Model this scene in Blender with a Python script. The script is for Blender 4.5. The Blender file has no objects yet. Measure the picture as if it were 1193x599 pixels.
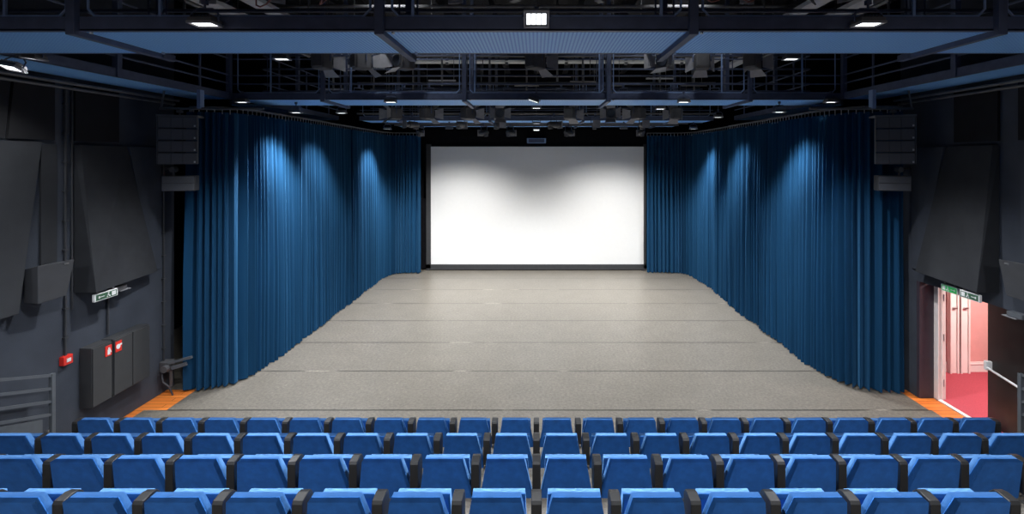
import bpy, bmesh, math, random
from mathutils import Vector, Matrix
random.seed(7)
S = bpy.context.scene
COL = S.collection
PI = math.pi
F, VX, VY, CH = 563.0, 625.0, 185.0, 4.24        # focal length in pixels, horizon point, eye height

# ------------------------------------------------------------------ camera, world, exposure
cd = bpy.data.cameras.new('camera'); cam = bpy.data.objects.new('camera', cd); COL.objects.link(cam)
cam.location = (0, 0, CH); cam.rotation_euler = (PI/2, 0, 0)
cd.sensor_width = 36; cd.lens = F/1193*36
cd.shift_x = -(VX-596.5)/1193; cd.shift_y = -(299.5-VY)/1193
cd.clip_start = .05
S.camera = cam
w = bpy.data.worlds.new('world'); S.world = w; w.use_nodes = True
w.node_tree.nodes['Background'].inputs[0].default_value = (.62, .72, 1, 1)
w.node_tree.nodes['Background'].inputs[1].default_value = .06
S.view_settings.view_transform = 'Standard'; S.view_settings.look = 'None'
S.view_settings.exposure = 0.0; S.view_settings.gamma = 1; S.view_settings.use_curve_mapping = False
S.cycles.use_denoising = True
S.cycles.max_bounces = 6; S.cycles.diffuse_bounces = 4; S.cycles.sample_clamp_indirect = 6

# lamp powers (watts)
P_SEAT, P_SEAT_MID, P_MID, P_CURTAIN, P_STAGE, P_SCREEN, P_HOUSE, P_FOYER = 850, 1100, 850, 1250, 1080, 2050, 640, 130

# ------------------------------------------------------------------ materials
def mat(name, col, rough=.6, metal=0, var=0, vscale=8, bump=0, bscale=40, sheen=0, sheen_tint=(1,1,1,1), emit=None, spec=.5, stretch=None):
    m = bpy.data.materials.new(name); m.use_nodes = True
    nt = m.node_tree; b = nt.nodes['Principled BSDF']
    b.inputs['Base Color'].default_value = (*col, 1); b.inputs['Roughness'].default_value = rough
    b.inputs['Metallic'].default_value = metal; b.inputs['Specular IOR Level'].default_value = spec
    tc = nt.nodes.new('ShaderNodeTexCoord'); out = tc.outputs['Object']
    if stretch:
        mp = nt.nodes.new('ShaderNodeMapping'); mp.inputs['Scale'].default_value = stretch
        nt.links.new(out, mp.inputs[0]); out = mp.outputs[0]
    if var:
        n = nt.nodes.new('ShaderNodeTexNoise'); n.inputs['Scale'].default_value = vscale; n.inputs['Detail'].default_value = 5
        r = nt.nodes.new('ShaderNodeMapRange'); r.inputs[3].default_value = 1-var; r.inputs[4].default_value = 1+var
        r.inputs[1].default_value = .3; r.inputs[2].default_value = .7
        mx = nt.nodes.new('ShaderNodeVectorMath'); mx.operation = 'SCALE'; mx.inputs[0].default_value = col
        nt.links.new(out, n.inputs[0]); nt.links.new(n.outputs[0], r.inputs[0]); nt.links.new(r.outputs[0], mx.inputs[3])
        nt.links.new(mx.outputs[0], b.inputs['Base Color'])
    if bump:
        n2 = nt.nodes.new('ShaderNodeTexNoise'); n2.inputs['Scale'].default_value = bscale; n2.inputs['Detail'].default_value = 4
        bp = nt.nodes.new('ShaderNodeBump'); bp.inputs['Strength'].default_value = bump; bp.inputs['Distance'].default_value = .01
        nt.links.new(out, n2.inputs[0]); nt.links.new(n2.outputs[0], bp.inputs['Height']); nt.links.new(bp.outputs[0], b.inputs['Normal'])
    if sheen:
        b.inputs['Sheen Weight'].default_value = sheen; b.inputs['Sheen Roughness'].default_value = .45; b.inputs['Sheen Tint'].default_value = sheen_tint
    if emit:
        b.inputs['Emission Color'].default_value = (*emit[0], 1); b.inputs['Emission Strength'].default_value = emit[1]
    return m
M = {}
M['wall'] = mat('wall_paint', (.050,.058,.076), .75, var=.12, vscale=3, bump=.15, bscale=60, spec=.3)
M['void'] = mat('black_backing', (.006,.006,.008), .9, var=.2, spec=.1)
M['ceil'] = mat('black_ceiling', (.040,.040,.045), .9, var=.2, spec=.2)
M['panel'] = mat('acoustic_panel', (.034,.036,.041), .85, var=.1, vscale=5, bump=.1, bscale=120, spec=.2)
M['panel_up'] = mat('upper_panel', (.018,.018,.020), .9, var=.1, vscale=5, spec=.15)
M['steel'] = mat('dark_steel_bounce', (.065,.085,.150), .55, var=.15, spec=.45)  # dark steel with the seats' blue bounce light mixed into its colour
M['pipe'] = mat('black_pipe', (.11,.11,.115), .5, var=.2, spec=.5)
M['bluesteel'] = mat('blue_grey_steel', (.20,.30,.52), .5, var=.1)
M['palepipe'] = mat('pale_pipe', (.75,.75,.72), .5, var=.05)
M['greyrail'] = mat('grey_rail', (.09,.10,.115), .5, var=.1)
M['lampbody'] = mat('lamp_black', (.085,.085,.092), .5, var=.15)
M['lampgrey'] = mat('lamp_grey', (.25,.25,.27), .5, var=.15)
M['tray'] = mat('galvanised_tray', (.55,.56,.60), .5, var=.1)
M['lens'] = mat('lens_glass', (.05,.06,.08), .1, var=.05)
M['led'] = mat('led_panel', (.9,.9,.9), .4, emit=((.93,.97,1), 3))
M['speaker'] = mat('speaker_black', (.040,.042,.048), .55, var=.1)
M['grille'] = mat('speaker_grille', (.085,.09,.105), .6, var=.15, vscale=150)
M['cabinet'] = mat('cabinet_grey', (.040,.041,.044), .5, var=.06)
M['red'] = mat('red_plastic', (.75,.03,.02), .4, var=.05)
M['white'] = mat('white_paint', (.80,.80,.80), .5, var=.03)
M['green'] = mat('sign_green', (.02,.20,.06), .4, var=.05)
M['chrome'] = mat('bright_steel', (.55,.55,.56), .3, metal=1, var=.05)
M['armrest'] = mat('armrest_plastic', (.018,.018,.019), .42, var=.1)
M['seatmetal'] = mat('seat_steel', (.35,.33,.30), .4, metal=.8, var=.1)
M['deck'] = mat('tribune_carpet', (.17,.155,.135), .9, var=.2, vscale=60)
M['screen'] = mat('screen_fabric', (.82,.82,.82), .9, var=.01, spec=.1)
M['screenframe'] = mat('screen_frame', (.035,.036,.040), .7, var=.1)
M['foyer'] = mat('pink_wall', (.78,.40,.38), .7, var=.04)
M['foyerwhite'] = mat('foyer_joinery', (.86,.78,.76), .5, var=.03)
M['carpet'] = mat('red_carpet', (.42,.06,.085), .95, var=.15, vscale=80)
M['door'] = mat('black_door', (.010,.010,.010), .45, var=.1)
M['jamb'] = mat('dark_jamb', (.050,.036,.050), .6, var=.1)
M['cable_red'] = mat('cable_red', (.25,.09,.08), .5, var=.1)
M['cable'] = mat('cable_black', (.05,.05,.06), .5, var=.1)
M['yellow'] = mat('yellow_tag', (.45,.34,.05), .5, var=.1)
M['velvet'] = mat('seat_velvet', (.017,.118,.42), .8, var=.16, vscale=14, bump=.12, bscale=40, sheen=.55, sheen_tint=(.22,.50,1,1), spec=.2)
M['curtain'] = mat('curtain_velvet', (.006,.043,.104), .85, var=.10, vscale=5, sheen=.30, sheen_tint=(.15,.5,1,1), spec=.12, stretch=(1,1,.12))

def wood():
    m = mat('orange_wood', (.75,.21,.035), .5)
    nt = m.node_tree; b = nt.nodes['Principled BSDF']; tc = nt.nodes['Texture Coordinate']
    br = nt.nodes.new('ShaderNodeTexBrick'); br.inputs['Color1'].default_value = (.80,.235,.04,1); br.inputs['Color2'].default_value = (.66,.165,.025,1)
    br.inputs['Mortar'].default_value = (.30,.07,.012,1); br.inputs['Scale'].default_value = 1; br.inputs['Mortar Size'].default_value = .006
    br.inputs['Brick Width'].default_value = 1.6; br.inputs['Row Height'].default_value = .11
    nt.links.new(tc.outputs['Object'], br.inputs[0]); nt.links.new(br.outputs[0], b.inputs['Base Color']); return m
M['wood'] = wood()

def vinyl():
    m = mat('dance_vinyl', (.12,.11,.10), .36, spec=.5)
    nt = m.node_tree; N = nt.nodes; L = nt.links; b = N['Principled BSDF']; tc = N['Texture Coordinate']
    n1 = N.new('ShaderNodeTexNoise'); n1.inputs['Scale'].default_value = 2.2; n1.inputs['Detail'].default_value = 6
    n2 = N.new('ShaderNodeTexNoise'); n2.inputs['Scale'].default_value = 20; n2.inputs['Detail'].default_value = 5; n2.inputs['Roughness'].default_value = .75
    n3 = N.new('ShaderNodeTexNoise'); n3.inputs['Scale'].default_value = 13; n3.inputs['Detail'].default_value = 3; n3.inputs['Distortion'].default_value = 1.2
    for n in (n1, n2, n3): L.new(tc.outputs['Object'], n.inputs[0])
    r1 = N.new('ShaderNodeMapRange'); r1.inputs[1].default_value = .3; r1.inputs[2].default_value = .7; r1.inputs[3].default_value = .93; r1.inputs[4].default_value = 1.07; L.new(n1.outputs[0], r1.inputs[0])
    r2 = N.new('ShaderNodeMapRange'); r2.inputs[1].default_value = .25; r2.inputs[2].default_value = .75; r2.inputs[3].default_value = .45; r2.inputs[4].default_value = 1.55; L.new(n2.outputs[0], r2.inputs[0])
    # pale scuff lines: thin band of a distorted noise
    a = N.new('ShaderNodeMath'); a.operation = 'GREATER_THAN'; a.inputs[1].default_value = .705; L.new(n3.outputs[0], a.inputs[0])
    sc = N.new('ShaderNodeMath'); sc.operation = 'MULTIPLY_ADD'; sc.inputs[1].default_value = .55; sc.inputs[2].default_value = 1; L.new(a.outputs[0], sc.inputs[0])
    # seams between the 1.5 m rolls
    sx = N.new('ShaderNodeSeparateXYZ'); L.new(tc.outputs['Object'], sx.inputs[0])
    q = N.new('ShaderNodeMath'); q.operation = 'MULTIPLY_ADD'; q.inputs[1].default_value = 1/1.5; q.inputs[2].default_value = -8.15/1.5+20.5; L.new(sx.outputs['Y'], q.inputs[0])
    fr = N.new('ShaderNodeMath'); fr.operation = 'FRACT'; L.new(q.outputs[0], fr.inputs[0])
    cp = N.new('ShaderNodeMath'); cp.operation = 'COMPARE'; cp.inputs[1].default_value = .5; cp.inputs[2].default_value = .013; L.new(fr.outputs[0], cp.inputs[0])
    se = N.new('ShaderNodeMath'); se.operation = 'MULTIPLY_ADD'; se.inputs[2].default_value = 1; L.new(cp.outputs[0], se.inputs[0])
    mpx = N.new('ShaderNodeMapping'); mpx.inputs['Scale'].default_value = (.75, .667, 1); L.new(tc.outputs['Object'], mpx.inputs[0])
    n4 = N.new('ShaderNodeTexNoise'); n4.inputs['Scale'].default_value = 1.3; n4.inputs['Detail'].default_value = 3; L.new(mpx.outputs[0], n4.inputs[0])
    r4 = N.new('ShaderNodeMapRange'); r4.inputs[1].default_value = .58; r4.inputs[2].default_value = .66; r4.inputs[3].default_value = -.66; r4.inputs[4].default_value = .75; L.new(n4.outputs[0], r4.inputs[0]); L.new(r4.outputs[0], se.inputs[1])
    p = r1.outputs[0]
    for o in (r2.outputs[0], sc.outputs[0], se.outputs[0]):
        mu = N.new('ShaderNodeMath'); mu.operation = 'MULTIPLY'; L.new(p, mu.inputs[0]); L.new(o, mu.inputs[1]); p = mu.outputs[0]
    v = N.new('ShaderNodeVectorMath'); v.operation = 'SCALE'; v.inputs[0].default_value = (.140,.126,.106); L.new(p, v.inputs[3])
    L.new(v.outputs[0], b.inputs['Base Color']); return m
M['vinyl'] = vinyl()

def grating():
    m = mat('ribbed_grating_bounce', (.25,.36,.60), .55)
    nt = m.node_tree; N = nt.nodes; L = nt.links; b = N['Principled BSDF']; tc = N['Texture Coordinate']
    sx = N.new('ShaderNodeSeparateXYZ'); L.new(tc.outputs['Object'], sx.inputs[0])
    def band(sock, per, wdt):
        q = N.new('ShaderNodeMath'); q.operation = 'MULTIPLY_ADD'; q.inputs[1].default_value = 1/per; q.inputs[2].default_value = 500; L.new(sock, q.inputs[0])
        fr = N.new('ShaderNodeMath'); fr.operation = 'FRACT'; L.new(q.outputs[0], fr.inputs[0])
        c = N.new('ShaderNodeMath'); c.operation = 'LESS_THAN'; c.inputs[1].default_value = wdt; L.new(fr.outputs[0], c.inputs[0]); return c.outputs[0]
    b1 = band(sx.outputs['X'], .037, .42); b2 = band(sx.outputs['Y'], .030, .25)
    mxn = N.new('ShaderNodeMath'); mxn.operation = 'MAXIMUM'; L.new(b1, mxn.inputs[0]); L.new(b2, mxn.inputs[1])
    mc = N.new('ShaderNodeMixRGB'); mc.inputs[1].default_value = (.29,.62,1,1); mc.inputs[2].default_value = (.12,.33,.80,1); L.new(mxn.outputs[0], mc.inputs[0])  # blue bounce light off the seats is put into both rib colours
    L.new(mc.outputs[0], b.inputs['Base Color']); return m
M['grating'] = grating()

# ------------------------------------------------------------------ mesh helpers
class MB:
    def __init__(s): s.bm = bmesh.new()
    def box(s, x0, x1, y0, y1, z0, z1, bev=0):
        r = bmesh.ops.create_cube(s.bm, size=1); vs = r['verts']
        for v in vs: v.co = Vector(((x0+x1)/2+v.co.x*(x1-x0), (y0+y1)/2+v.co.y*(y1-y0), (z0+z1)/2+v.co.z*(z1-z0)))
        if bev:
            es = list({e for v in vs for e in v.link_edges})
            bmesh.ops.bevel(s.bm, geom=es, offset=bev, segments=2, affect='EDGES', profile=.5)
        return s
    def hull(s, pts):
        vs = [s.bm.verts.new(p) for p in pts]
        r = bmesh.ops.convex_hull(s.bm, input=vs)
        junk = [g for g in r['geom_interior']+r['geom_unused'] if isinstance(g, bmesh.types.BMVert)]
        if junk: bmesh.ops.delete(s.bm, geom=list(set(junk)), context='VERTS')
        return s
    def cyl(s, a, b, r, n=10, r2=None):
        a = Vector(a); b = Vector(b); d = b-a
        mtx = Matrix.Translation((a+b)/2) @ d.to_track_quat('Z', 'Y').to_matrix().to_4x4()
        bmesh.ops.create_cone(s.bm, cap_ends=True, segments=n, radius1=r, radius2=r if r2 is None else r2, depth=d.length, matrix=mtx)
        return s
    def path(s, pts, r, n=8):
        for a, b in zip(pts, pts[1:]): s.cyl(a, b, r, n)
        for p in pts[1:-1]:
            bmesh.ops.create_uvsphere(s.bm, u_segments=n, v_segments=6, radius=r, matrix=Matrix.Translation(p))
        return s
    def bar(s, a, b, wd, ht):                      # rectangular bar from a to b
        a = Vector(a); b = Vector(b); d = b-a
        q = d.to_track_quat('Y', 'Z').to_matrix().to_4x4()
        r = bmesh.ops.create_cube(s.bm, size=1)
        for v in r['verts']: v.co = (Matrix.Translation((a+b)/2) @ q) @ Vector((v.co.x*wd, v.co.y*d.length, v.co.z*ht))
        return s
    def poly(s, pts, dvec):                        # flat outline extruded by dvec
        vs = [s.bm.verts.new(p) for p in pts]; f = s.bm.faces.new(vs)
        r = bmesh.ops.extrude_face_region(s.bm, geom=[f])
        for v in [g for g in r['geom'] if isinstance(g, bmesh.types.BMVert)]: v.co += Vector(dvec)
        return s
    def bevel(s, off, seg=3, ang=.5):
        es = [e for e in s.bm.edges if len(e.link_faces) == 2 and e.calc_face_angle() > ang]
        bmesh.ops.bevel(s.bm, geom=es, offset=off, segments=seg, affect='EDGES', profile=.5); return s
    def build(s, name, m, parent=None, smooth=False, rel=True):
        bmesh.ops.recalc_face_normals(s.bm, faces=s.bm.faces[:])
        if parent is not None and rel:
            o = Vector((0,0,0)); p = parent
            while p is not None: o += p.location; p = p.parent
            for v in s.bm.verts: v.co -= o
        me = bpy.data.meshes.new(name); s.bm.to_mesh(me); s.bm.free()
        me.materials.append(M[m] if isinstance(m, str) else m)
        if smooth:
            for p in me.polygons: p.use_smooth = True
        ob = bpy.data.objects.new(name, me); COL.objects.link(ob)
        if parent is not None: ob.parent = parent
        return ob
def tag(o, label, cat, group=None):
    o['label'] = label; o['category'] = cat
    if group: o['group'] = group
    return o
def thing(name, label, cat, loc=(0,0,0), group=None):
    o = bpy.data.objects.new(name, None); COL.objects.link(o); o.location = loc; o.empty_display_size = .1
    return tag(o, label, cat, group)
def struct(o): o['kind'] = 'structure'; return o
def copy_tree(o, parent=None):
    kids = list(o.children)
    c = o.copy(); COL.objects.link(c)
    if parent is not None: c.parent = parent
    for k in kids: copy_tree(k, c)
    return c
def children_light(o):
    return [k for k in o.children if k.type == 'LIGHT']
ORD = ['first','second','third','fourth','fifth','sixth','seventh','eighth','ninth','tenth','eleventh','twelfth']

# ------------------------------------------------------------------ room shell
WX = 6.78
b = MB().box(-9, 9, -3, 19.3, -.12, -.006); struct(b.build('floor', 'wood'))
b = MB().box(-6.24, 6.62, 8.152, 8.88, -.006, 0).box(-9, 9, 8.88, 19.2, -.006, 0).box(-6.62, 6.66, 5.0, 8.15, -.006, 0); struct(b.build('floor', 'vinyl'))
struct(MB().box(-9, 9, -3, 19.3, 8.2, 8.4).build('ceiling', 'ceil'))
struct(MB().box(-9, 9, 18.75, 18.95, 0, 8.2).build('wall_back', 'void'))
# left wall ends by the stage, a black void lies behind it
struct(MB().box(-WX-.22, -WX, -3, 9.04, 0, 8.2).build('wall_left', 'wall'))
struct(MB().box(-9.2, -9, 9.04, 19.2, 0, 8.2).box(-9.2, -WX-.22, 9.0, 9.1, 0, 8.2).build('wall_left', 'void'))
# right wall with the deep opening of the foyer door
b = MB().box(WX, WX+.22, 8.62, 9.0, 0, 8.2).box(WX, WX+.22, 5.55, 8.62, 2.066, 8.2).box(WX, WX+.22, -3, 5.55, 0, 8.2)
struct(b.build('wall_right', 'wall'))
struct(MB().box(9.0, 9.2, 9.3, 19.2, 0, 8.2).box(WX+.22, 9.2, 8.95, 9.0, 2.6, 8.2).build('wall_right', 'void'))
struct(MB().box(WX+.005, 7.04, 8.56, 8.66, 0, 2.062).build('trim_1', 'jamb'))
# foyer beyond the door
struct(MB().box(7.05, 11, 9.62, 9.74, -.02, 2.9).build('wall_foyer', 'foyer'))
struct(MB().box(11, 11.1, 4.5, 9.7, -.02, 2.9).build('wall_foyer', 'foyer'))
struct(MB().box(7.22, 11, 4.4, 4.5, -.02, 2.9).build('wall_foyer', 'foyer'))
struct(MB().box(7.0, 11.1, 4.4, 9.74, 2.9, 3.0).build('ceiling', 'white'))
struct(MB().box(7.10, 11, 4.5, 9.62, -.006, .004).build('floor', 'carpet'))
struct(MB().box(7.05, 11, 9.60, 9.62, 0, .20).box(7.05, 11, 9.59, 9.62, .15, .17).build('baseboard_foyer', 'foyerwhite'))
struct(MB().box(7.04, 7.11, 5.6, 8.56, -.004, .012).build('trim_2', 'white'))
struct(MB().box(7.0, 7.2, 5.55, 6.5, 0, 2.066).build('wall_right', 'wall'))
# stage-side door set: frame, then one open black leaf
o = MB().box(7.04, 7.20, 8.50, 8.56, 0, 2.06).box(7.04, 7.06, 8.47, 8.50, 0, 2.06).box(7.12, 7.14, 8.48, 8.50, 0, 2.06).build('trim_3', 'foyerwhite'); struct(o)
hg = MB()
for z in (.3, 1.1, 1.8): hg.cyl((7.15, 8.485, z-.06), (7.15, 8.485, z+.06), .012)
struct(hg.build('trim_4', 'chrome'))
root = bpy.data.objects.new('door_1', None); COL.objects.link(root); root.location = (7.06, 6.72, 0); root['kind'] = 'structure'
MB().box(-.03, .03, 0, 1.12, .01, 2.04, .004).build('door_leaf', 'door', root, rel=False)
pb = MB().cyl((-.10, .06, .90), (-.10, 1.0, .90), .017).box(-.12, -.03, 1.0, 1.06, .86, 1.0, .008).box(-.12, -.03, .02, .07, .86, 1.0, .008)
pb.build('panic_bar', 'white', root, rel=False)
root.rotation_euler = (0, 0, -.24)
# closed white panelled doors in the foyer wall
for i, (x0, x1) in enumerate(((8.16, 8.33), (8.37, 8.55))):
    r = bpy.data.objects.new('door_%d' % (i+2), None); COL.objects.link(r); r.location = (x0, 9.58, 0); r['kind'] = 'structure'
    bb = MB().box(x0, x1, 9.55, 9.61, .0, 2.5).box(x0, x0+.03, 9.52, 9.56, 0, 2.5).box(x1-.03, x1, 9.52, 9.56, 0, 2.5)
    bb.build('door_leaf', 'foyerwhite', r)
    MB().box(x0+.05, x1-.05, 9.50, 9.56, 1.28, 1.31, .004).build('door_handle', 'chrome', r)

# wall panels ------------------------------------------------------------
def mirror(pts, s): return [(s*x, y, z) for x, y, z in pts]
for s, side in ((-1, 'left'), (1, 'right')):
    nm = 'leftmost and facing the fire cabinets' if s < 0 else ''
    # large wedge: flush at its top, standing off the wall at its bottom
    A = [(6.77, 7.07, 4.44), (6.70, 7.10, 4.44), (6.77, 7.07, 2.28), (6.44, 7.07, 2.28), (6.74, 7.95, 4.44), (6.77, 7.95, 4.44), (6.60, 8.42, 2.28), (6.77, 8.42, 2.28)]
    tag(MB().hull(mirror(A, s)).build('acoustic_baffle', 'panel'),
        ('dark grey acoustic wedge panel on left wall above the exit sign and fire cabinets' if s < 0 else 'dark grey acoustic wedge panel on right wall above the open lit doorway'), 'acoustic panel', 'wedge panels on the side walls')
    YE = 8.70
    A2 = [(6.77, 7.98, 4.44), (6.72, 7.98, 4.44), (6.77, 8.46, 2.28), (6.72, 8.46, 2.28), (6.77, YE, 2.28), (6.75, YE, 2.28), (6.77, YE, 4.44), (6.75, YE, 4.44)]
    tag(MB().hull(mirror(A2, s)).build('sound_absorber', 'wall'),
        'thin smooth grey wall panel between the %s wedge and the curtain' % side, 'acoustic panel')
    B = [(6.77, 4.2, 4.47), (6.70, 4.2, 4.47), (6.70, 6.55, 4.47), (6.77, 6.55, 4.47), (6.77, 4.2, 2.30), (6.48, 4.2, 2.30), (6.48, 6.05, 2.30), (6.77, 6.30, 2.30)]
    if s < 0:
        tag(MB().hull(mirror(B, s)).build('acoustic_baffle', 'panel'),
            'dark grey acoustic wedge cut off by the left picture edge beside the wall speaker', 'acoustic panel', 'wedge panels on the side walls')
        tag(MB().box(-6.77, -6.745, 6.58, 6.80, 2.75, 4.44).build('sound_absorber', 'panel'), 'narrow flat dark panel above the left wall speaker between two wedges', 'acoustic panel')
    else:
        B2 = [(6.77, 4.2, 4.47), (6.72, 4.2, 4.47), (6.72, 6.75, 4.47), (6.77, 6.75, 4.47), (6.77, 4.2, 2.75), (6.68, 4.2, 2.75), (6.68, 6.62, 2.75), (6.77, 6.62, 2.75)]
        tag(MB().hull(mirror(B2, s)).build('sound_absorber', 'wall'), 'flat dark blue grey panel above the right wall speaker', 'acoustic panel')
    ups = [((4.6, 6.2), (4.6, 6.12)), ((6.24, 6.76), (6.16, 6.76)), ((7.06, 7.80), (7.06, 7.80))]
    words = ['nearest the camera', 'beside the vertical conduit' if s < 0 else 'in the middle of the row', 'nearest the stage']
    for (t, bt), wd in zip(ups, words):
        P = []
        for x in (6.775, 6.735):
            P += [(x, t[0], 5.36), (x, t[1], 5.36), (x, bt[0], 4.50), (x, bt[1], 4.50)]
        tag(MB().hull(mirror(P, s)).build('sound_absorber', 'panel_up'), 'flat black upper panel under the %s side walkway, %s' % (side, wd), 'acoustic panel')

# ------------------------------------------------------------------ tribune and guard rails
RY = [6.37, 5.37, 4.38, 3.37]; RZ = .363; PITCH = .55
tr = thing('seating_tribune', 'stepped beige grey tribune floor carrying the rows of blue seats', 'tribune', (0, 5, 0))
for i in range(6):
    y1 = 6.37-i*1.0 + .50; y0 = y1-1.0
    if i == 0: continue
    MB().box(-6.46, 6.46, y0, y1, 0, i*RZ-.004, .006).build('tread', 'deck', tr)
for s, side in ((-1, 'left'), (1, 'right')):
    g = thing('guard_rail', 'grey steel guard rail with sloping bars at the %s edge of the seating' % side, 'railing', (s*6.52, 6.5, 0), 'tribune guard rails')
    MB().box(s*6.52-.025, s*6.52+.025, 6.48, 6.53, 0, 1.35, .006).build('post', 'greyrail', g)
    for z in (1.325, 1.146, .973, .80):
        MB().bar((s*6.52, 6.5, z), (s*6.52, 3.4, z+3.1*.36), .03, .035).build('rail_bar', 'greyrail', g)
    MB().poly([(s*6.52-.01, 6.37, 0), (s*6.52-.01, 6.37, .80), (s*6.52-.01, 3.4, .80+2.97*.36), (s*6.52-.01, 3.4, .0)], (.02, 0, 0)).build('side_panel', 'greyrail', g)
    MB().box(s*6.52-.02, s*6.52+.02, 6.40, 6.48, .50, .56).cyl((s*6.52, 6.44, .50), (s*6.52, 6.44, .62), .02).build('latch', 'chrome', g)

# ------------------------------------------------------------------ seats
def section(ws, ys, zs, th):
    """padded block through stations from bottom to top: half widths, rear y, z, thickness"""
    m = MB(); rings = []
    for wv, y, z, t in zip(ws, ys, zs, th):
        rings.append([m.bm.verts.new(p) for p in ((-wv, y, z), (wv, y, z), (wv, y+t, z), (-wv, y+t, z))])
    for a, c in zip(rings, rings[1:]):
        for k in range(4): m.bm.faces.new((a[k], a[(k+1) % 4], c[(k+1) % 4], c[k]))
    m.bm.faces.new(rings[0][::-1]); m.bm.faces.new(rings[-1]); return m
def soft(o):
    md = o.modifiers.new('normals', 'WEIGHTED_NORMAL'); md.weight = 90; md.keep_sharp = False; return o
def make_seat():
    r = thing('theatre_seat', 'x', 'seat')
    m = section([.236, .166], [-.005, -.118], [.44, .836], [.135, .105])
    m.bevel(.044, 5, .45)
    soft(m.build('backrest', 'velvet', r, True))
    # piping between back shell and front pad
    m = section([.205, .192], [.13, .100], [.42, .702], [.12, .12]); m.bevel(.032, 4, .45)
    soft(m.build('seat_cushion', 'velvet', r, True))
    def arm(x):
        ps = [(-.045, .50), (-.045, .768), (-.033, .788), (.05, .795), (.09, .785), (.118, .755), (.128, .71), (.115, .50)]
        a = MB().poly([(x-.037, y, z) for y, z in ps], (.074, 0, 0)); a.bevel(.006, 2, .6)
        ao = a.build('armrest', 'armrest', r)
        h = MB()
        for dx in (-.018, .006): h.cyl((x+dx, .02, .505), (x+dx+.012, .06, .36), .008)
        h.box(x-.045, x+.045, .03, .05, .40, .43); h.build('hinge_bracket', 'seatmetal', ao)
        l = MB().box(x-.02, x+.02, .03, .09, .02, .52).box(x-.03, x+.03, -.06, .18, 0, .025); l.build('leg', 'pipe', r)
    arm(.275)
    return r, arm
seat, arm_fn = make_seat()
end = copy_tree(seat)                              # seat at a row's left end carries a second armrest
_r = end
def add_left(rt):
    x = -.275
    for k in [k for k in rt.children if k.name.startswith(('armrest', 'leg'))]:
        c = copy_tree(k, rt); c.location.x -= .55
add_left(end)
rows = ['front row', 'second row', 'third row', 'nearest row']
for i in range(4):
    ks = []
    for k in range(22):
        X = (k-10.5)*PITCH
        if i > 1:
            d = RY[i]-.17; px0 = VX+(X-.24)*F/d; px1 = VX+(X+.24)*F/(d+.3)
            if px1 < -14 or px0 > 1206: continue
        ks.append(k)
    n = len(ks)
    for j, k in enumerate(ks):
        src = end if k == 0 else seat
        o = copy_tree(src)
        o.location = ((k-10.5)*PITCH, RY[i], i*RZ)
        o.rotation_euler = (0, 0, random.uniform(-.006, .006))
        if j < n/2: pos = 'at its left end' if j == 0 else '%s from its left end' % ORD[j]
        else: pos = 'at its right end' if j == n-1 else '%s from its right end' % ORD[n-1-j]
        o['label'] = 'blue velvet seat in the %s%s, %s' % (rows[i], ' from the stage' if 0 < i < 3 else ' at the stage' if i == 0 else ' by the camera', pos)
        o['group'] = 'seats in the ' + rows[i]
for r in (seat, end):
    for c in list(r.children_recursive)+[r]: bpy.data.objects.remove(c)

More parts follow.
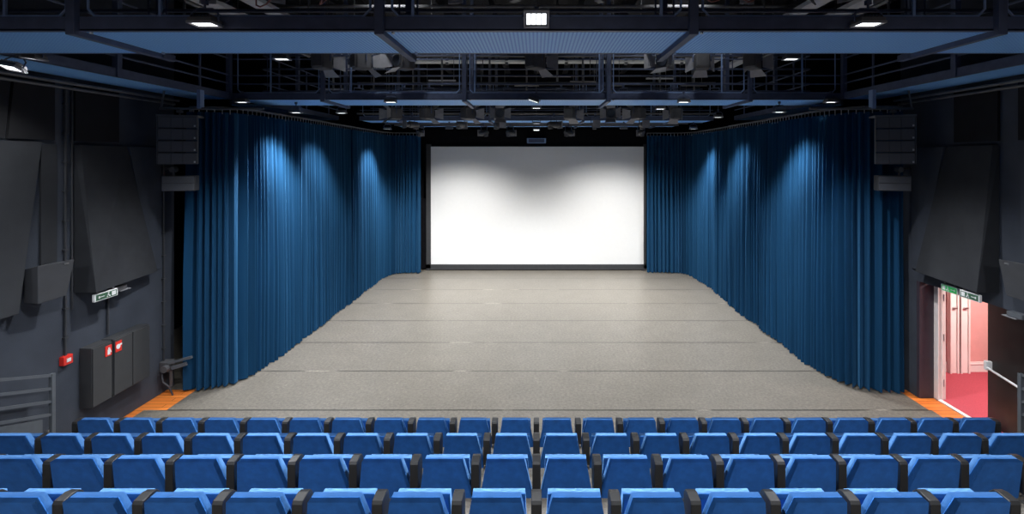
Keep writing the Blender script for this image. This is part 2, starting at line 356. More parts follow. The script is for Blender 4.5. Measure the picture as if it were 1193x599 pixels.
# ------------------------------------------------------------------ curtains
def curtain(path, z1, lab, wav=.125, amp=.085, seed=1, skip=(0, 1)):
    rnd = random.Random(seed)
    pts = [Vector((x, y, 0)) for x, y in path]
    # round the path (Catmull-Rom)
    fine = []
    P = [pts[0]]+pts+[pts[-1]]
    for i in range(1, len(P)-2):
        for t in range(24):
            t /= 24
            a, b2, c, d = P[i-1], P[i], P[i+1], P[i+2]
            fine.append(.5*((2*b2)+(c-a)*t+(2*a-5*b2+4*c-d)*t*t+(3*b2-a-3*c+d)*t**3))
    fine.append(pts[-1])
    s = [0]
    for a, c in zip(fine, fine[1:]): s.append(s[-1]+(c-a).length)
    Lt = s[-1]
    def at(u):
        u = min(max(u, 0), Lt); k = 0
        lo, hi = 0, len(s)-1
        while hi-lo > 1:
            mid = (lo+hi)//2
            if s[mid] <= u: lo = mid
            else: hi = mid
        t = (u-s[lo])/max(s[hi]-s[lo], 1e-6); p = fine[lo].lerp(fine[hi], t); tg = (fine[hi]-fine[lo]).normalized()
        return p, Vector((tg.y, -tg.x, 0))
    # pleats: irregular widths and depths
    samples = []; u = 0; k = 0
    while u < Lt:
        wv = wav*(rnd.uniform(.62, 1.2) if rnd.random() < .8 else rnd.uniform(1.3, 1.9)); am = amp*rnd.uniform(.5, 1.35); sk = rnd.uniform(-.3, .3)
        for q in range(14):
            t = q/14
            samples.append((u+t*wv, am*(2*(.5+.5*math.cos(2*PI*t))**.55-1+sk*math.sin(4*PI*t)), rnd.random() if q == 0 else None))
        u += wv
    samples = [q for q in samples if q[0] <= Lt]
    rowsz = [0.02, .12, .5, 1.1, 2.0, 3.2, 4.3, z1-.25, z1-.06, z1]
    m = MB(); grid = []
    ph = rnd.uniform(0, 6)
    for z in rowsz:
        row = []
        f = 1.0 if z < 2 else 1.0-.35*(z-2)/(z1-2)
        for (uu, of, _) in samples:
            p, nrm = at(uu)
            q = p+nrm*(of*f+.012*math.sin(uu*3.1+z*.8+ph))
            zz = z if z > .05 else z+.012*math.sin(uu*2.3+ph)
            row.append(m.bm.verts.new((q.x, q.y, zz)))
        grid.append(row)
    for a, c in zip(grid, grid[1:]):
        for i in range(len(a)-1): m.bm.faces.new((a[i], a[i+1], c[i+1], c[i]))
    r = thing('stage_curtain', lab, 'curtain', (pts[0].x, pts[0].y, 0), 'blue curtains around the stage')
    m.build('drape', 'curtain', r, True)
    h = MB(); uu = .05
    while uu < Lt:
        p, nrm = at(uu); h.cyl((p.x, p.y, z1-.03), (p.x, p.y, z1+.075), .008, 5); uu += wav
    hk = h.build('hook_row', 'chrome', r); hk['kind'] = 'stuff'
    return fine
ZC = 5.10
L1 = [(-6.44, 9.12), (-6.36, 8.88), (-5.95, 8.95), (-5.66, 9.15), (-5.56, 9.9), (-5.50, 11.2)]
L2 = [(-5.50, 11.22), (-5.49, 12.6), (-5.51, 13.6), (-5.50, 14.3)]
L3 = [(-5.50, 14.32), (-5.49, 16.2), (-5.46, 17.2), (-5.25, 17.72), (-4.75, 17.85), (-4.28, 17.86)]
R1 = [(6.66, 8.80), (6.40, 8.76), (6.0, 8.85), (5.72, 9.2), (5.62, 9.9), (5.60, 12.0)]
R2 = [(5.66, 12.02), (5.60, 13.2), (5.62, 14.1)]
R3 = [(5.70, 14.12), (5.68, 16.2), (5.62, 17.3), (5.38, 17.8), (4.75, 17.92), (4.10, 17.94)]
curtain(L1, ZC, 'blue pleated curtain at left stage corner beside the wall with fire cabinets', seed=1)
curtain(L2, ZC, 'blue pleated curtain along left stage side, middle drop', seed=2)
curtain(L3, ZC, 'blue pleated curtain turning the rear left corner beside the screen', seed=3)
curtain(R1, ZC, 'dark blue pleated curtain at right stage corner beside the open doorway', seed=4)
curtain(R2, ZC, 'blue pleated curtain along right stage side, short middle drop', seed=5)
curtain(R3, ZC, 'blue pleated curtain turning the rear right corner beside the screen', seed=6)
for pth, side in ((L1+L2+L3, 'left'), (R1+R2+R3, 'right')):
    m = MB()
    for a, c in zip(pth, pth[1:]): m.bar((a[0], a[1], ZC+.09), (c[0], c[1], ZC+.09), .04, .035)
    k = 0
    t = tag(m.build('curtain_track', 'pipe'), 'black curtain track carrying the %s stage curtains' % side, 'curtain track')

# ------------------------------------------------------------------ screen
sc = thing('projection_screen', 'large white projection screen in a dark frame at the back of the stage', 'screen', (0, 18.4, 0))
x0, x1, z0, z1 = -4.02, 4.08, .22, 4.70
MB().box(x0, x1, 18.40, 18.42, z0, z1).build('screen_fabric', 'screen', sc)
MB().box(x0-.17, x0, 18.36, 18.46, .05, z1+.1).box(x1, x1+.08, 18.36, 18.46, .05, z1+.1).box(x0-.17, x1+.08, 18.36, 18.46, .05, z0).box(x0-.17, x1+.08, 18.34, 18.46, .03, .07).build('screen_frame', 'screenframe', sc)
MB().box(x0-.1, x0-.04, 18.30, 18.55, 0, .06).box(x1-.1, x1+.04, 18.30, 18.55, 0, .06).build('foot', 'screenframe', sc)
tag(MB().box(-5.2, 5.3, 18.50, 18.54, 4.66, 5.35).build('stage_border', 'void'), 'black cloth border hanging above the screen', 'stage border')
sgn = thing('projector_bracket', 'small blue grey box on the black border above the screen centre', 'box', (0, 18.42, 4.85))
MB().box(-.36, .36, 18.33, 18.49, 4.83, 5.02, .01).build('housing', 'bluesteel', sgn); MB().box(-.30, .30, 18.325, 18.33, 4.86, 4.99).build('face_plate', 'steel', sgn)
tag(MB().box(-4.45, -4.2, 18.44, 18.48, .05, 2.72).build('masking_flat', 'void'), 'low dark flat standing left of the screen', 'stage flat')

# ------------------------------------------------------------------ bridges
HZ = CH+1.17                                         # underside of the walkways
def bridge(y0, y1, xa, xb, lab, beams, posts, rail=True, det=True):
    r = thing('lighting_bridge', lab, 'walkway', (0, (y0+y1)/2, HZ), 'lighting bridges across the hall')
    bt = .125
    xs = [xa]+[x for x in beams]+[xb]
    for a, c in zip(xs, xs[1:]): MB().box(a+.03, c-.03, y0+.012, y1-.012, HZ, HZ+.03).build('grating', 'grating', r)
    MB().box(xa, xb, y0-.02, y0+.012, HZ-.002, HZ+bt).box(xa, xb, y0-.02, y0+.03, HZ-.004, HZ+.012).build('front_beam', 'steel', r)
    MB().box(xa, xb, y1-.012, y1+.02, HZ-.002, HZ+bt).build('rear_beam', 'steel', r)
    for x in beams:
        MB().box(x-.035, x+.035, y0-.02, y1+.22, HZ-.05, HZ+.02, .004).build('cross_beam', 'steel', r)
        MB().box(x-.04, x+.04, y0-.075, y0-.015, HZ-.05, 8.2, .004).build('hanger', 'steel', r)
        if det: MB().box(x-.04, x+.04, y1+.02, y1+.07, HZ-.05, 8.2, .004).build('hanger', 'steel', r)
        MB().cyl((x+.10, y0+.03, HZ-.02), (x+.10, y0+.03, HZ+.03), .015).cyl((x+.10, y1-.05, HZ-.02), (x+.10, y1-.05, HZ+.03), .015).build('bolt', 'chrome', r)
    if rail:
        for yy, mt in ((y0, 'bluesteel'), (y1, 'steel')):
            m = MB()
            for a, c in zip(xs, xs[1:]):
                m.path([(a+.10, yy, HZ+1.15), (a+.10, yy, HZ+.20), (a+.16, yy, HZ+.135), (c-.16, yy, HZ+.135), (c-.10, yy, HZ+.20), (c-.10, yy, HZ+1.15), (a+.10, yy, HZ+1.15)], .011, 6)
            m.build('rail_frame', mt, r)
            for hgt in (.31, .475, .80, 1.1):
                MB().cyl((xa, yy+.015, HZ+hgt), (xb, yy+.015, HZ+hgt), .014 if yy == y0 else .022, 6).build('rail_bar', 'steel', r)
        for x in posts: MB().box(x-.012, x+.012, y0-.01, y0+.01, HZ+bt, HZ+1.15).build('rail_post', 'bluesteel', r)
    return r
BX = [-4.2, -1.42, 1.42, 4.2]
PX = [-4.86, -3.44, -1.13, 1.14, 3.45, 4.86]
bridge(4.42, 5.36, -6.0, 6.0, 'nearest lighting bridge with ribbed underside, tinted with blue bounce, above the seats', BX, PX)
bridge(9.55, 10.6, -6.0, 6.0, 'second lighting bridge crossing above the front of the stage', BX, [-5.25, -3.66, -1.22, 1.24, 3.66, 5.25])
bridge(14.75, 15.7, -5.4, 5.4, 'third lighting bridge deep above the middle of the stage', BX, [-3.5, 3.5], det=False)
bridge(17.3, 17.75, -5.0, 5.0, 'farthest lighting bridge in front of the screen top', BX, [], rail=False, det=False)
for s, side in ((-1, 'left'), (1, 'right')):
    r = thing('side_walkway', '%s side walkway with grey underside, tinted with blue bounce, running along the wall' % side, 'walkway', (s*6.4, 5, HZ), 'side walkways along the walls')
    for ya, yb in ((-1.5, 4.38), (4.42, 9.5), (10.65, 14.7)):
        xi, xo = s*6.03, s*6.74
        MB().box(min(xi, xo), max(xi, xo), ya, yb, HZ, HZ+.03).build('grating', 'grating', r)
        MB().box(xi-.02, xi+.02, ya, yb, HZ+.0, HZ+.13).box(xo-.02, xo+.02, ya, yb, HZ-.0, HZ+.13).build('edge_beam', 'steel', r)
        for hgt in (.31, .475, .80, 1.1): MB().cyl((xi, ya, HZ+hgt), (xi, yb, HZ+hgt), .016, 6).build('rail_bar', 'steel', r)
        n = 3
        for k in range(n):
            y = ya+(yb-ya)*(k+.5)/n
            MB().box(xi-.015, xi+.015, y-.015, y+.015, HZ+.13, HZ+1.12).build('rail_post', 'steel', r)
    for y in (2.0, 6.95, 9.48, 12.2): MB().box(s*6.03-.04, s*6.03+.04, y-.04, y+.04, HZ, 8.2).build('hanger', 'steel', r)
    for dz, x in ((-.10, 6.62), (-.16, 6.70)):
        tag(MB().path([(s*x, -1, HZ+dz), (s*x, 8.95, HZ+dz)], .022).build('wall_pipe', 'pipe'), '%s black pipe running under the %s side walkway' % ('upper' if dz > -.12 else 'lower', side), 'pipe')

# ceiling joists and ducts
for i in range(13):
    x = -6.6+i*1.1
    struct(MB().box(x-.03, x+.03, 0, 18.7, 7.55, 8.2).box(x-.1, x+.1, 0, 18.7, 7.53, 7.57).build('ceiling_joist', 'ceil'))
tag(MB().cyl((-4.45, 13.0, 6.85), (4.45, 13.0, 6.85), .055, 14).build('batten_pipe', 'palepipe'), 'long pale grey pipe hung high behind the second lighting bridge', 'pipe')
hz = MB()
k = 0
for x in (-3.9, -2.4, -.8, .8, 2.4, 3.9):
    tag(MB().cyl((x, 13.0, 6.80), (x, 13.0, 8.2), .012, 6).box(x-.04, x+.04, 12.95, 13.05, 6.77, 6.93).build('pipe_hanger', 'pipe'),
        'thin black hanger %s along the pale high pipe' % (ORD[k]+' from the left'), 'hanger', 'hangers of the pale pipe'); k += 1
for s, side in ((-1, 'left'), (1, 'right')):
    for n, (x, zt, wd) in enumerate(((4.55, 6.75, 'inner'), (5.2, 6.70, 'middle'), (5.75, 6.9, 'outer'))):
        t = thing('cable_tray', '%s grey cable tray along the hall above the %s side walkway' % (wd, side), 'cable tray', (s*x, 8, zt))
        MB().box(s*x-.13, s*x+.13, 6.95, 13.5, zt, zt+.02).box(s*x-.14, s*x-.12, 6.95, 13.5, zt, zt+.07).box(s*x+.12, s*x+.14, 6.95, 13.5, zt, zt+.07).build('tray', 'tray', t)
        for y in (7.3, 9.3, 11, 13.2): MB().cyl((s*x, y, zt), (s*x, y, 8.2), .008, 6).build('hanger_rod', 'pipe', t)
# lighting battens across the stage
def batten(y, z, xa, xb, lab):
    t = thing('lighting_batten', lab, 'pipe', (0, y, z), 'black lighting battens')
    MB().cyl((xa, y, z), (xb, y, z), .025, 10).build('tube', 'pipe', t)
    n = 5
    for i in range(n):
        x = xa+(xb-xa)*(i+.5)/n; MB().cyl((x, y, z), (x, y, 8.2), .007, 6).build('hanger_wire', 'pipe', t)
BAT = [(6.55, 6.85, -5.2, 5.2, 'batten just beyond the nearest lighting bridge'), (9.05, 6.42, -4.9, 4.9, 'batten in front of the second lighting bridge'),
       (11.7, 6.05, -5.0, 5.0, 'batten behind the second lighting bridge'), (12.9, 5.80, -5.0, 5.0, 'batten above the mid stage'),
       (14.0, 5.55, -5.2, 5.2, 'batten in front of the third lighting bridge'), (16.6, 5.45, -5.2, 5.2, 'batten behind the third lighting bridge')]
for y, z, xa, xb, lb in BAT: batten(y, z, xa, xb, 'black lighting '+lb)

for j, (y, z, r_) in enumerate(((8.75, 7.0, .03), (10.2, 6.9, .022), (10.9, 6.55, .022), (12.3, 6.35, .02), (13.5, 6.35, .03), (14.3, 6.05, .02), (15.95, 5.75, .022), (17.0, 5.42, .02))):
    t = thing('rigging_bar', 'plain dark rigging bar crossing high above the stage, %s counted from the seats' % ORD[j], 'pipe', (0, y, z), 'plain rigging bars')
    MB().cyl((-5.0, y, z), (5.0, y, z), r_, 8).build('tube', 'pipe', t)
    for i in range(4): MB().cyl((-4.1+i*2.73+.3*math.sin(j*2.1), y, z), (-4.1+i*2.73+.3*math.sin(j*2.1), y, 8.2), .012, 6).build('hanger_wire', 'pipe', t)
for j in range(12):
    x = -4.75+j*.86+.2*math.sin(j*5.3); y = (11.3, 12.05, 12.6)[j % 3]; zb = 5.75+.3*abs(math.sin(j*2.9))
    t = thing('drop_pipe', 'short vertical drop pipe with a cross arm above the stage, %s from left' % ORD[j], 'pipe', (x, y, zb), 'vertical drop pipes')
    MB().cyl((x, y, zb), (x, y, 8.2), .024, 8).build('tube', 'pipe', t)
    MB().cyl((x-.32, y, zb+.12), (x+.32, y, zb+.12), .02, 8).build('cross_arm', 'lampgrey' if j % 3 == 0 else 'pipe', t)
# ------------------------------------------------------------------ LED floods (these light the hall)
def make_flood():
    r = thing('led_floodlight', 'x', 'lamp')
    m = MB().box(-.15, .15, -.11, .11, -.045, .02, .008)
    for i in range(7): m.box(-.13+i*.042, -.122+i*.042, -.09, .09, .02, .05)
    m.build('housing', 'lampbody', r)
    m = MB().box(-.16, .16, -.12, -.10, -.06, -.03).box(-.16, .16, .10, .12, -.06, -.03).box(-.16, -.14, -.12, .12, -.06, -.03).box(.14, .16, -.12, .12, -.06, -.03)
    m.build('bezel', 'lampgrey', r)
    m = MB()
    for i in range(4):
        for j in range(2): m.box(-.122+i*.064, -.072+i*.064, -.072+j*.074, -.004+j*.074, -.052, -.044)
    m.build('led_panel', 'led', r)
    m = MB().path([(-.17, 0, -.01), (-.17, 0, .09), (-.10, 0, .15), (.10, 0, .15), (.17, 0, .09), (.17, 0, -.01)], .011, 8)
    m.build('yoke', 'steel', r)
    m = MB().cyl((0, 0, .145), (0, 0, .22), .014).box(-.03, .03, -.03, .03, .20, .26, .004); m.build('clamp', 'steel', r)
    l = bpy.data.lights.new('led_light', 'SPOT'); l.spot_size = math.radians(100); l.spot_blend = .35; l.shadow_soft_size = .13; l.color = (.95, .975, 1)
    lo = bpy.data.objects.new('led_light', l); COL.objects.link(lo); lo.parent = r; lo.location = (0, 0, -.075)
    return r
flood = make_flood()
def put_flood(x, y, z, power, label, rx=0, ry=0, cone=100, blend=.35, color=None, scale=1):
    r = copy_tree(flood); r.location = (x, y, z); r.rotation_euler = (rx, ry, 0); r.scale = (scale,)*3
    r['label'] = label; r['group'] = 'LED work floodlights'
    lo = children_light(r)[0]; lo.data = lo.data.copy(); lo.data.energy = power; lo.data.spot_size = math.radians(cone); lo.data.spot_blend = blend
    if color: lo.data.color = color
    return r
R_ = math.radians
def put(x, y, z, power, label, rx=0, ry=0, cone=100, blend=.35, color=None, rod=None):
    r = put_flood(x, y, z, power, label, rx, ry, cone, blend, color, .70)
    if rod:
        m = MB().cyl((x, y, z+.16), (x, y, rod), .010, 6); o = m.build('drop_rod', 'pipe'); o.parent = r
        o.matrix_parent_inverse = (Matrix.Translation((x, y, z)) @ r.rotation_euler.to_matrix().to_4x4() @ Matrix.Scale(.7, 4)).inverted()
    return r
B_ = HZ-.185
# nearest bridge
put(-2.95, 4.30, HZ+.06, P_SEAT, 'lit LED floodlight on left part of the nearest bridge', 0, 0, 150, .6)
put(0, 4.24, HZ+.07, P_SEAT_MID, 'lit LED floodlight at the centre of the nearest bridge, tilted to the seats', R_(-48), 0, 150, .6)
put(2.95, 4.30, HZ+.06, P_SEAT, 'lit LED floodlight on right part of the nearest bridge', 0, 0, 150, .6)
# hanging from the two lengthwise pipes behind the nearest bridge
for s_, wd in ((-1, 'left'), (1, 'right')):
    put(s_*3.95, 7.5, 5.82, P_MID, 'lit LED floodlight hanging %s between the two nearest bridges' % wd, 0, 0, 110, .6)
    t = tag(MB().cyl((s_*3.95, 5.40, 6.02), (s_*3.95, 8.4, 6.02), .024).cyl((s_*3.95, 5.42, 6.02), (s_*3.95, 5.42, HZ+.1), .014).cyl((s_*3.95, 8.38, 6.02), (s_*3.95, 8.38, 8.2), .014).build('lamp_pipe', 'pipe'),
        'black lengthwise pipe carrying the %s lamp between the nearest bridges' % wd, 'pipe')
put(-5.86, 5.62, 5.44, 120, 'lit LED floodlight by left picture edge, the inner of two', 0, R_(8), 120, .5)
put(-5.96, 5.50, 5.30, 60, 'lit LED floodlight at left picture edge, the outer of two', R_(-20), R_(10), 120, .5)
# second bridge: outer ones wash the curtains
put(-4.95, 9.95, B_, P_CURTAIN, 'small lit floodlight above the left curtain under the second bridge', 0, 0, 104, .8)
put(4.95, 9.85, B_, P_CURTAIN*.7, 'small lit floodlight above the right curtain under the second bridge', 0, 0, 104, .8)
put(-5.75, 9.44, HZ-.03, 40, 'lit floodlight on left end of the second bridge', 0, 0, 100, .8)
put(5.75, 9.44, HZ-.03, 40, 'lit floodlight on right end of the second bridge', 0, 0, 100, .8)
put(-2.85, 9.44, HZ-.03, P_STAGE*.4, 'lit floodlight on left half of the second bridge front', 0, 0, 110, .8)
put(-.05, 9.44, HZ-.01, P_STAGE*.5, 'tilted lit floodlight at the centre of the second bridge front', 0, R_(18), 110, .8)
put(2.88, 9.44, HZ-.03, P_STAGE*.4, 'lit floodlight on right half of the second bridge front', 0, 0, 110, .8)
# over the stage
put(0, 11.7, 5.50, P_STAGE*.8, 'lit floodlight hanging centrally behind the second bridge', 0, 0, 110, .8, None, 6.03)
put(3.0, 11.7, 5.48, P_STAGE*.4, 'lit floodlight hanging right behind the second bridge', 0, 0, 110, .8, None, 6.03)
put(-4.72, 11.7, 5.38, P_CURTAIN*.75, 'lit floodlight beside the middle of the left curtain', 0, 0, 100, .8, None, 6.03)
put(4.85, 12.9, 5.38, P_CURTAIN*.7, 'lit floodlight beside the middle of the right curtain', 0, 0, 100, .8, None, 5.79)
put(0, 14.66, HZ-.07, P_STAGE*.9, 'lit floodlight at the centre of the third bridge', 0, 0, 110, .8)
put(-4.78, 15.5, B_, P_CURTAIN*1.0, 'lit floodlight above the rear part of the left curtain', 0, 0, 100, .8)
put(5.0, 15.4, B_, P_CURTAIN*.8, 'lit floodlight above the rear part of the right curtain', 0, 0, 100, .8)
put(0, 16.6, 5.26, P_STAGE*.6, 'lit floodlight at the centre of the batten before the screen', R_(-12), 0, 90, .9)
WARM = (1, .985, .95)
put(-2.75, 15.25, B_, P_SCREEN, 'lit floodlight under left part of the third bridge aimed at the screen', R_(10), 0, 128, 1, WARM)
put(2.75, 15.25, B_, P_SCREEN, 'lit floodlight under right part of the third bridge aimed at the screen', R_(10), 0, 128, 1, WARM)
# house lights behind the viewpoint
for x, wd in ((-4.2, 'left'), (0, 'middle'), (4.2, 'right')):
    r = put_flood(x, -1.2, 6.6, P_HOUSE, 'house floodlight over the rear seating, %s of three' % wd, R_(42), 0, 80, .9); children_light(r)[0].data.shadow_soft_size = .4
for x, wd in ((-2.6, 'left'), (2.6, 'right')):  # two fill lamps added above the view to brighten the rigging
    r = put(x, 8.1, 7.35, 110, 'unseen fill light added under the ceiling to brighten the rigging, %s of two' % wd, R_(64), 0, 100, .6)
    o = MB().cyl((x, 8.1, 7.40), (x, 8.1, 8.2), .012, 6).build('drop_rod', 'pipe'); o.parent = r
    o.matrix_parent_inverse = (Matrix.Translation((x, 8.1, 7.35)) @ r.rotation_euler.to_matrix().to_4x4() @ Matrix.Scale(.7, 4)).inverted()
for c in list(flood.children_recursive)+[flood]: bpy.data.objects.remove(c)
# foyer ceiling lamp
fl = thing('ceiling_lamp', 'bright ceiling lamp in the foyer behind the open doorway', 'lamp', (8.6, 7.9, 2.9))
MB().cyl((8.6, 7.9, 2.84), (8.6, 7.9, 2.9), .25, 24).build('shade', 'white', fl)
l = bpy.data.lights.new('foyer_light', 'AREA'); l.shape = 'DISK'; l.size = .5; l.energy = P_FOYER; l.color = (1, .86, .80)
lo = bpy.data.objects.new('foyer_light', l); COL.objects.link(lo); lo.parent = fl; lo.location = (0, 0, -.08)

# ------------------------------------------------------------------ stage lights
def make_spot(kind):
    r = thing('stage_spotlight', 'x', 'stage light')
    if kind == 'fresnel':
        m = MB().box(-.13, .13, -.17, .12, -.15, .15, .03); m.box(-.11, .11, -.20, -.17, -.12, .12, .01)
        for i in range(5): m.box(-.10+i*.045, -.08+i*.045, -.15, .10, .15, .17)
        m.build('housing', 'lampbody', r)
        MB().cyl((0, .12, 0), (0, .16, 0), .11, 18).build('lens', 'lens', r)
        for sx in (-1, 1): MB().poly([(sx*.13, .14, -.10), (sx*.13, .14, .10), (sx*.27, .30, .15), (sx*.27, .30, -.15)], (0, .006, 0)).build('barn_door', 'lampgrey', r)
        for sz in (-1, 1): MB().poly([(-.10, .14, sz*.13), (.10, .14, sz*.13), (.15, .30, sz*.25), (-.15, .30, sz*.25)], (0, .006, 0)).build('barn_door', 'lampgrey', r)
        MB().path([(-.16, 0, 0), (-.16, 0, .26), (.16, 0, .26), (.16, 0, 0)], .014).build('yoke', 'steel', r)
    else:
        m = MB().cyl((0, -.16, 0), (0, .10, 0), .085, 16, .10).cyl((0, -.24, 0), (0, -.16, 0), .05, 12, .08); m.box(-.05, .05, -.20, -.05, -.13, -.05, .01)
        m.build('housing', 'lampbody', r)
        MB().cyl((0, .10, 0), (0, .24, 0), .075, 16).build('lens_tube', 'lampbody', r); MB().cyl((0, .24, 0), (0, .25, 0), .065, 16).build('lens', 'lens', r)
        MB().path([(-.12, 0, 0), (-.12, 0, .22), (.12, 0, .22), (.12, 0, 0)], .012).build('yoke', 'steel', r)
        MB().box(-.11, .11, .245, .255, -.11, .11).build('colour_frame', 'lampgrey', r)
    z = .26 if kind == 'fresnel' else .22
    MB().box(-.025, .025, -.025, .025, z, z+.10, .005).cyl((-.03, 0, z+.10), (.03, 0, z+.10), .035, 10).build('clamp', 'steel', r)
    return r
fres = make_spot('fresnel'); prof = make_spot('profile')
def spots(y, zbar, xs, kind, where):
    src = fres if kind == 'fresnel' else prof; dz = .36 if kind == 'fresnel' else .32
    for i, x in enumerate(xs):
        r = copy_tree(src); r.location = (x, y, zbar-dz); r.rotation_euler = (0, 0, random.uniform(-.9, .9)+(PI if random.random() < .25 else 0))
        r['label'] = 'black unlit stage light on the %s, %s from left' % (where, ORD[i]); r['group'] = 'unlit stage lights'
spots(9.05, 6.42, [-4.0, -3.25, -2.5, 0, 2.4, 3.1, 4.05], 'fresnel', 'batten before the second bridge')
spots(6.55, 6.85, [-4.6, -3.5, -2.3, -1.2, -.2, .8, 1.9, 3.0, 4.1, 4.8], 'profile', 'batten behind the nearest bridge')
spots(11.7, 6.05, [-4.3, -3.2, -2.6, -1.4, -.7, .6, 1.5, 2.1, 3.3, 4.3], 'profile', 'batten behind the second bridge')
spots(12.9, 5.80, [-3.8, -2.9, -1.8, -1.0, .9, 2.0, 2.7, 3.7], 'fresnel', 'batten above the middle of the stage')
spots(14.0, 5.55, [-3.6, -2.2, -1.1, .5, 1.7, 3.1], 'profile', 'batten before the third bridge')
spots(16.6, 5.45, [-4.0, -1.8, -.9, 1.1, 3.6], 'profile', 'batten behind the third bridge')
for t in (fres, prof):
    for c in list(t.children_recursive)+[t]: bpy.data.objects.remove(c)
# loops of cable hanging above the nearest bridge
for i, (x, y, c, wd) in enumerate(((-4.0, 6.0, 'cable', 'black cable drooping above left part of the nearest bridge'), (-3.5, 6.2, 'cable_red', 'brown cable loop above left part of the nearest bridge'), (-2.6, 6.1, 'cable_red', 'brown cable loop left of centre above the nearest bridge'),
                                 (2.3, 6.0, 'cable_red', 'reddish cable hanging right of centre above the nearest bridge, the left one'), (2.6, 6.0, 'cable_red', 'reddish cable hanging right of centre above the nearest bridge, the right one'), (3.4, 6.1, 'cable', 'black cable drooping above right part of the nearest bridge'))):
    pts = [(x+.18*math.sin(t*.55+i), y+.02*t, 6.82-.60*math.sin(PI*t/10)) for t in range(11)]
    tag(MB().path(pts, .010, 6).build('hanging_cable', c), wd, 'cable')

# ------------------------------------------------------------------ loudspeakers
for s, side in ((-1, 'left'), (1, 'right')):
    X = s*6.09; Y = 8.2
    t = thing('line_array', 'black array of four stacked loudspeakers hanging before the %s curtain' % side, 'loudspeaker', (X, Y, 4.15), 'hanging loudspeaker arrays')
    for k in range(4):
        z1_ = 4.955-k*.205; hw = .275
        c = MB().hull([(X-hw, Y+.0, z1_-.195), (X+hw, Y, z1_-.195), (X-hw, Y, z1_), (X+hw, Y, z1_), (X-.18, Y+.38, z1_-.17), (X+.18, Y+.38, z1_-.17), (X-.18, Y+.38, z1_-.02), (X+.18, Y+.38, z1_-.02)])
        co = c.build('cabinet', 'speaker', t)
        for a, bb in ((-.275, -.095), (-.087, .075), (.083, .275)):
            MB().box(X+a, X+bb, Y-.012, Y, z1_-.185, z1_-.010).build('grille', 'grille', co)
        MB().box(X+.24, X+.265, Y-.016, Y-.011, z1_-.17, z1_-.14).build('badge', 'chrome', co)
    MB().box(X-.295, X-.285, Y-.01, Y+.03, 4.15, 4.97).box(X+.285, X+.295, Y-.01, Y+.03, 4.15, 4.97).box(X-.30, X+.30, Y-.02, Y+.3, 4.955, 4.985).build('flying_frame', 'greyrail', t)
    MB().cyl((X, Y+.1, 4.98), (X, Y+.1, 5.12), .012).box(X-.04, X+.04, Y+.06, Y+.14, 5.03, 5.07).build('chain', 'pipe', t)
    t.rotation_euler = (0, 0, -s*.32)
    h = thing('hanging_bar', 'black steel bar carrying the %s loudspeaker array' % side, 'bar', (X, Y+.1, 5.1))
    MB().cyl((X-.38 if s < 0 else X-1.4, Y+.1, 5.10), (X+1.4 if s < 0 else X+.38, Y+.1, 5.10), .022).build('tube', 'greyrail', h)
    MB().box(X-.32*s-.03, X-.32*s+.03, Y+.05, Y+.15, 5.10, 5.42).build('hanger_plate', 'bluesteel', h)
    MB().cyl((X+.36*s, Y+.1, 5.1), (X+.30*s, Y+.1, 5.42), .015).build('brace', 'greyrail', h)
    Xc = s*6.19; Yc = 8.35
    t = thing('fill_speaker', 'small grey loudspeaker on an arm below the %s hanging array' % side, 'loudspeaker', (Xc, Yc, 3.67), 'small fill loudspeakers')
    MB().box(Xc-.245, Xc+.245, Yc, Yc+.22, 3.68, 3.945, .008).build('enclosure', 'speaker', t)
    MB().box(Xc-.235, Xc+.235, Yc-.01, Yc, 3.82, 3.935).box(Xc-.235, Xc+.235, Yc-.01, Yc, 3.69, 3.81).build('grille', 'grille', t)
    for k in t.children: k.rotation_euler = (0, 0, -s*.30)
    MB().path([(Xc+s*.15, Yc+.1, 3.94), (Xc+s*.15, Yc+.1, 4.06), (s*6.78, Yc+.45, 4.06)], .018).cyl((Xc+s*.15, Yc+.05, 4.05), (Xc+s*.15, Yc+.15, 4.05), .05).build('arm', 'pipe', t)
    # wall speaker
    if s < 0: near, far, lab = 6.33, 6.82, 'black wedge loudspeaker on a wall bracket at left, under the flat panel'
    else: near, far, lab = 6.33, 6.82, 'black wedge loudspeaker on the right wall above the black door, at picture edge'
    t = thing('wall_speaker', lab, 'loudspeaker', (s*6.6, 6.6, 2.6), 'wall loudspeakers')
    P = [(6.66, 6.28, 2.80), (6.66, 6.28, 2.36), (6.50, 6.30, 2.84), (6.50, 6.30, 2.34), (6.44, 6.74, 2.84), (6.454, 6.64, 2.36), (6.68, 6.74, 2.80), (6.68, 6.64, 2.38)]
    MB().hull(mirror(P, s)).bevel(.008, 2, .3).build('enclosure', 'speaker', t)
    MB().cyl((s*6.64, 6.5, 2.6), (s*6.78, 6.5, 2.6), .04).box(s*6.74-.02, s*6.74+.02, 6.40, 6.60, 2.5, 2.7).build('bracket', 'pipe', t)
    MB().bar((s*6.455, 6.60, 2.80), (s*6.45, 6.66, 2.80), .012, .02).build('badge', 'chrome', t)

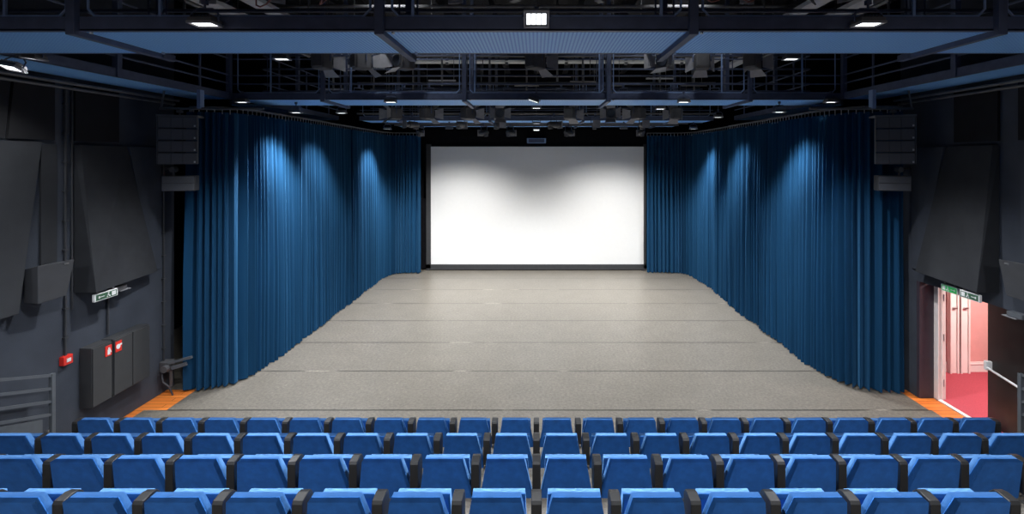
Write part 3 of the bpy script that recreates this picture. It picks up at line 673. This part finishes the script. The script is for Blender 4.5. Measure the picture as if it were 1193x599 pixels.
# ------------------------------------------------------------------ left wall fittings
def conduit(y, z0, z1, lab, s=-1, r=.016, clips=True):
    t = thing('conduit', lab, 'conduit', (s*6.75, y, z0), 'wall conduits')
    MB().cyl((s*6.755, y, z0), (s*6.755, y, z1), r, 8).build('tube', 'speaker', t)
    if clips:
        z = z0+.25
        while z < z1-.1:
            MB().box(s*6.78 if s < 0 else 6.73, -6.73 if s < 0 else s*6.78, y-.03, y+.03, z-.012, z+.012).build('clip', 'speaker', t); z += .42
conduit(6.93, 1.42, 5.3, 'black conduit running down the left wall to the red call point')
conduit(7.03, 2.05, 5.3, 'thin black conduit on left wall close by the wedge panel', r=.012, clips=False)
conduit(8.76, .55, 4.2, 'black conduit with clips on left wall next to the curtain')
conduit(7.62, 1.47, 2.12, 'short black conduit between exit sign and fire cabinets', clips=False)
t = thing('fire_alarm_box', 'red fire alarm call point on left wall below a conduit', 'alarm box', (-6.75, 6.93, 1.35))
MB().box(-6.78, -6.71, 6.86, 7.0, 1.29, 1.42, .008).build('housing', 'red', t); MB().box(-6.708, -6.70, 6.90, 6.96, 1.33, 1.38).build('push_plate', 'white', t)
def hose_cabinet(y0, y1, lab, sign, doors, icon):
    t = thing('fire_cabinet', lab, 'fire cabinet', (-6.68, (y0+y1)/2, .52), 'fire cabinets on the left wall')
    MB().box(-6.779, -6.60, y0, y1, .53, 1.425, .004).build('body', 'cabinet', t)
    for a, c in doors: MB().box(-6.60, -6.58, a+.008, c-.008, .545, 1.41, .003).build('door', 'cabinet', t)
    sg = MB().box(-6.58, -6.572, sign[0], sign[1], 1.21, 1.37).build('sign', 'red', t)
    m = MB(); yc = (sign[0]+sign[1])/2
    if icon == 'extinguisher': m.box(-6.572, -6.569, yc-.02, yc+.025, 1.23, 1.31).box(-6.572, -6.569, yc-.008, yc+.012, 1.31, 1.34).poly([(-6.570, yc+.03, 1.26), (-6.570, yc+.05, 1.25), (-6.570, yc+.015, 1.345)], (.001, 0, 0))
    else: m.cyl((-6.572, yc-.01, 1.29), (-6.569, yc-.01, 1.29), .038, 16).box(-6.572, -6.569, yc+.02, yc+.055, 1.30, 1.325)
    m.build('pictogram', 'white', sg)
hose_cabinet(7.165, 7.50, 'narrow dark grey fire cabinet on left wall with red extinguisher sign, nearer of two', (7.37, 7.48), [(7.165, 7.50)], 'extinguisher')
hose_cabinet(7.53, 8.23, 'wide dark grey fire cabinet on left wall with red hose sign, farther of two', (7.55, 7.66), [(7.53, 7.88), (7.88, 8.23)], 'hose')
def exit_sign(s, X, y0, y1, z, lab, lit):
    t = thing('exit_sign', lab, 'exit sign', (s*X, (y0+y1)/2, z), 'green exit signs')
    MB().box(s*X-.02, s*X+.02, y0, y1, z, z+.11, .004).build('housing', 'white', t)
    xf = s*X-s*.021; e = -s*.002
    def q(a, c, za, zb, name, mt): return MB().box(min(xf, xf+e), max(xf, xf+e), y0+(y1-y0)*a, y0+(y1-y0)*c, z+za, z+zb).build(name, mt, t)
    q(.05, .95, .012, .098, 'sign_face', lit)
    xf = xf+e
    m = MB()
    L = y1-y0
    def bx(a, c, za, zb): m.box(min(xf, xf+e), max(xf, xf+e), y0+L*a, y0+L*c, z+za, z+zb)
    bx(.72, .90, .025, .088)                                    # doorway
    bx(.52, .62, .045, .055); bx(.55, .60, .050, .078); bx(.57, .61, .080, .092); bx(.50, .55, .022, .035); bx(.60, .66, .025, .045)   # running figure
    bx(.15, .40, .050, .060); bx(.15, .21, .040, .070)         # arrow
    m.build('pictogram', 'white', t)
    MB().box(s*X-.008, s*X+.008, y0+.05, y0+.08, z+.11, z+.16).box(s*X-.008, s*X+.008, y1-.08, y1-.05, z+.11, z+.16).build('mount', 'pipe', t)
M['green_lit'] = mat('sign_green_lit', (.02,.22,.06), .4, emit=((.05,.55,.15), .35))
M['green_dim'] = mat('sign_green_dim', (.035,.11,.06), .4, var=.05)
exit_sign(-1, 6.50, 7.09, 7.48, 2.13, 'green and white exit sign under the left wedge panel', 'green_dim')
exit_sign(1, 6.66, 7.62, 7.93, 2.085, 'lit green exit sign above the open doorway', 'green_lit')
exit_sign(1, 6.50, 7.07, 7.40, 2.13, 'dim green exit sign under the right wedge panel edge', 'green_dim')
for s, y, z, lab in ((-1, 7.62, 2.16, 'small black emergency lamp on an arm beside the left exit sign'), (1, 6.62, 2.05, 'small pale emergency lamp under the right wall speaker')):
    t = thing('emergency_lamp', lab, 'lamp', (s*6.7, y, z))
    MB().box(s*6.62-.05, s*6.62+.05, y-.08, y+.14, z, z+.07, .01).build('housing', 'lampbody' if s < 0 else 'greyrail', t)
    MB().bar((s*6.60, y, z-.01), (s*6.60, y+.2, z-.01), .08, .012).build('diffuser', 'lampgrey', t)
    MB().cyl((s*6.66, y+.03, z+.03), (s*6.78, y+.03, z+.03), .015).build('arm', 'pipe', t)
t = thing('curtain_winch', 'dark metal winch with handles on left wall beside the curtain foot', 'winch', (-6.65, 8.75, .3))
MB().box(-6.78, -6.60, 8.68, 8.84, .40, .58, .01).cyl((-6.62, 8.76, .40), (-6.62, 8.76, .12), .03).cyl((-6.64, 8.72, .48), (-6.64, 8.60, .48), .06).build('gearbox', 'lampbody', t)
MB().bar((-6.62, 8.70, .56), (-6.22, 8.72, .66), .05, .04).bar((-6.55, 8.68, .48), (-6.30, 8.70, .55), .04, .06).build('crank_arm', 'greyrail', t)
MB().path([(-6.72, 8.66, .42), (-6.66, 8.62, .25), (-6.56, 8.64, .16), (-6.52, 8.66, .0)], .014).build('cable', 'cable', t)
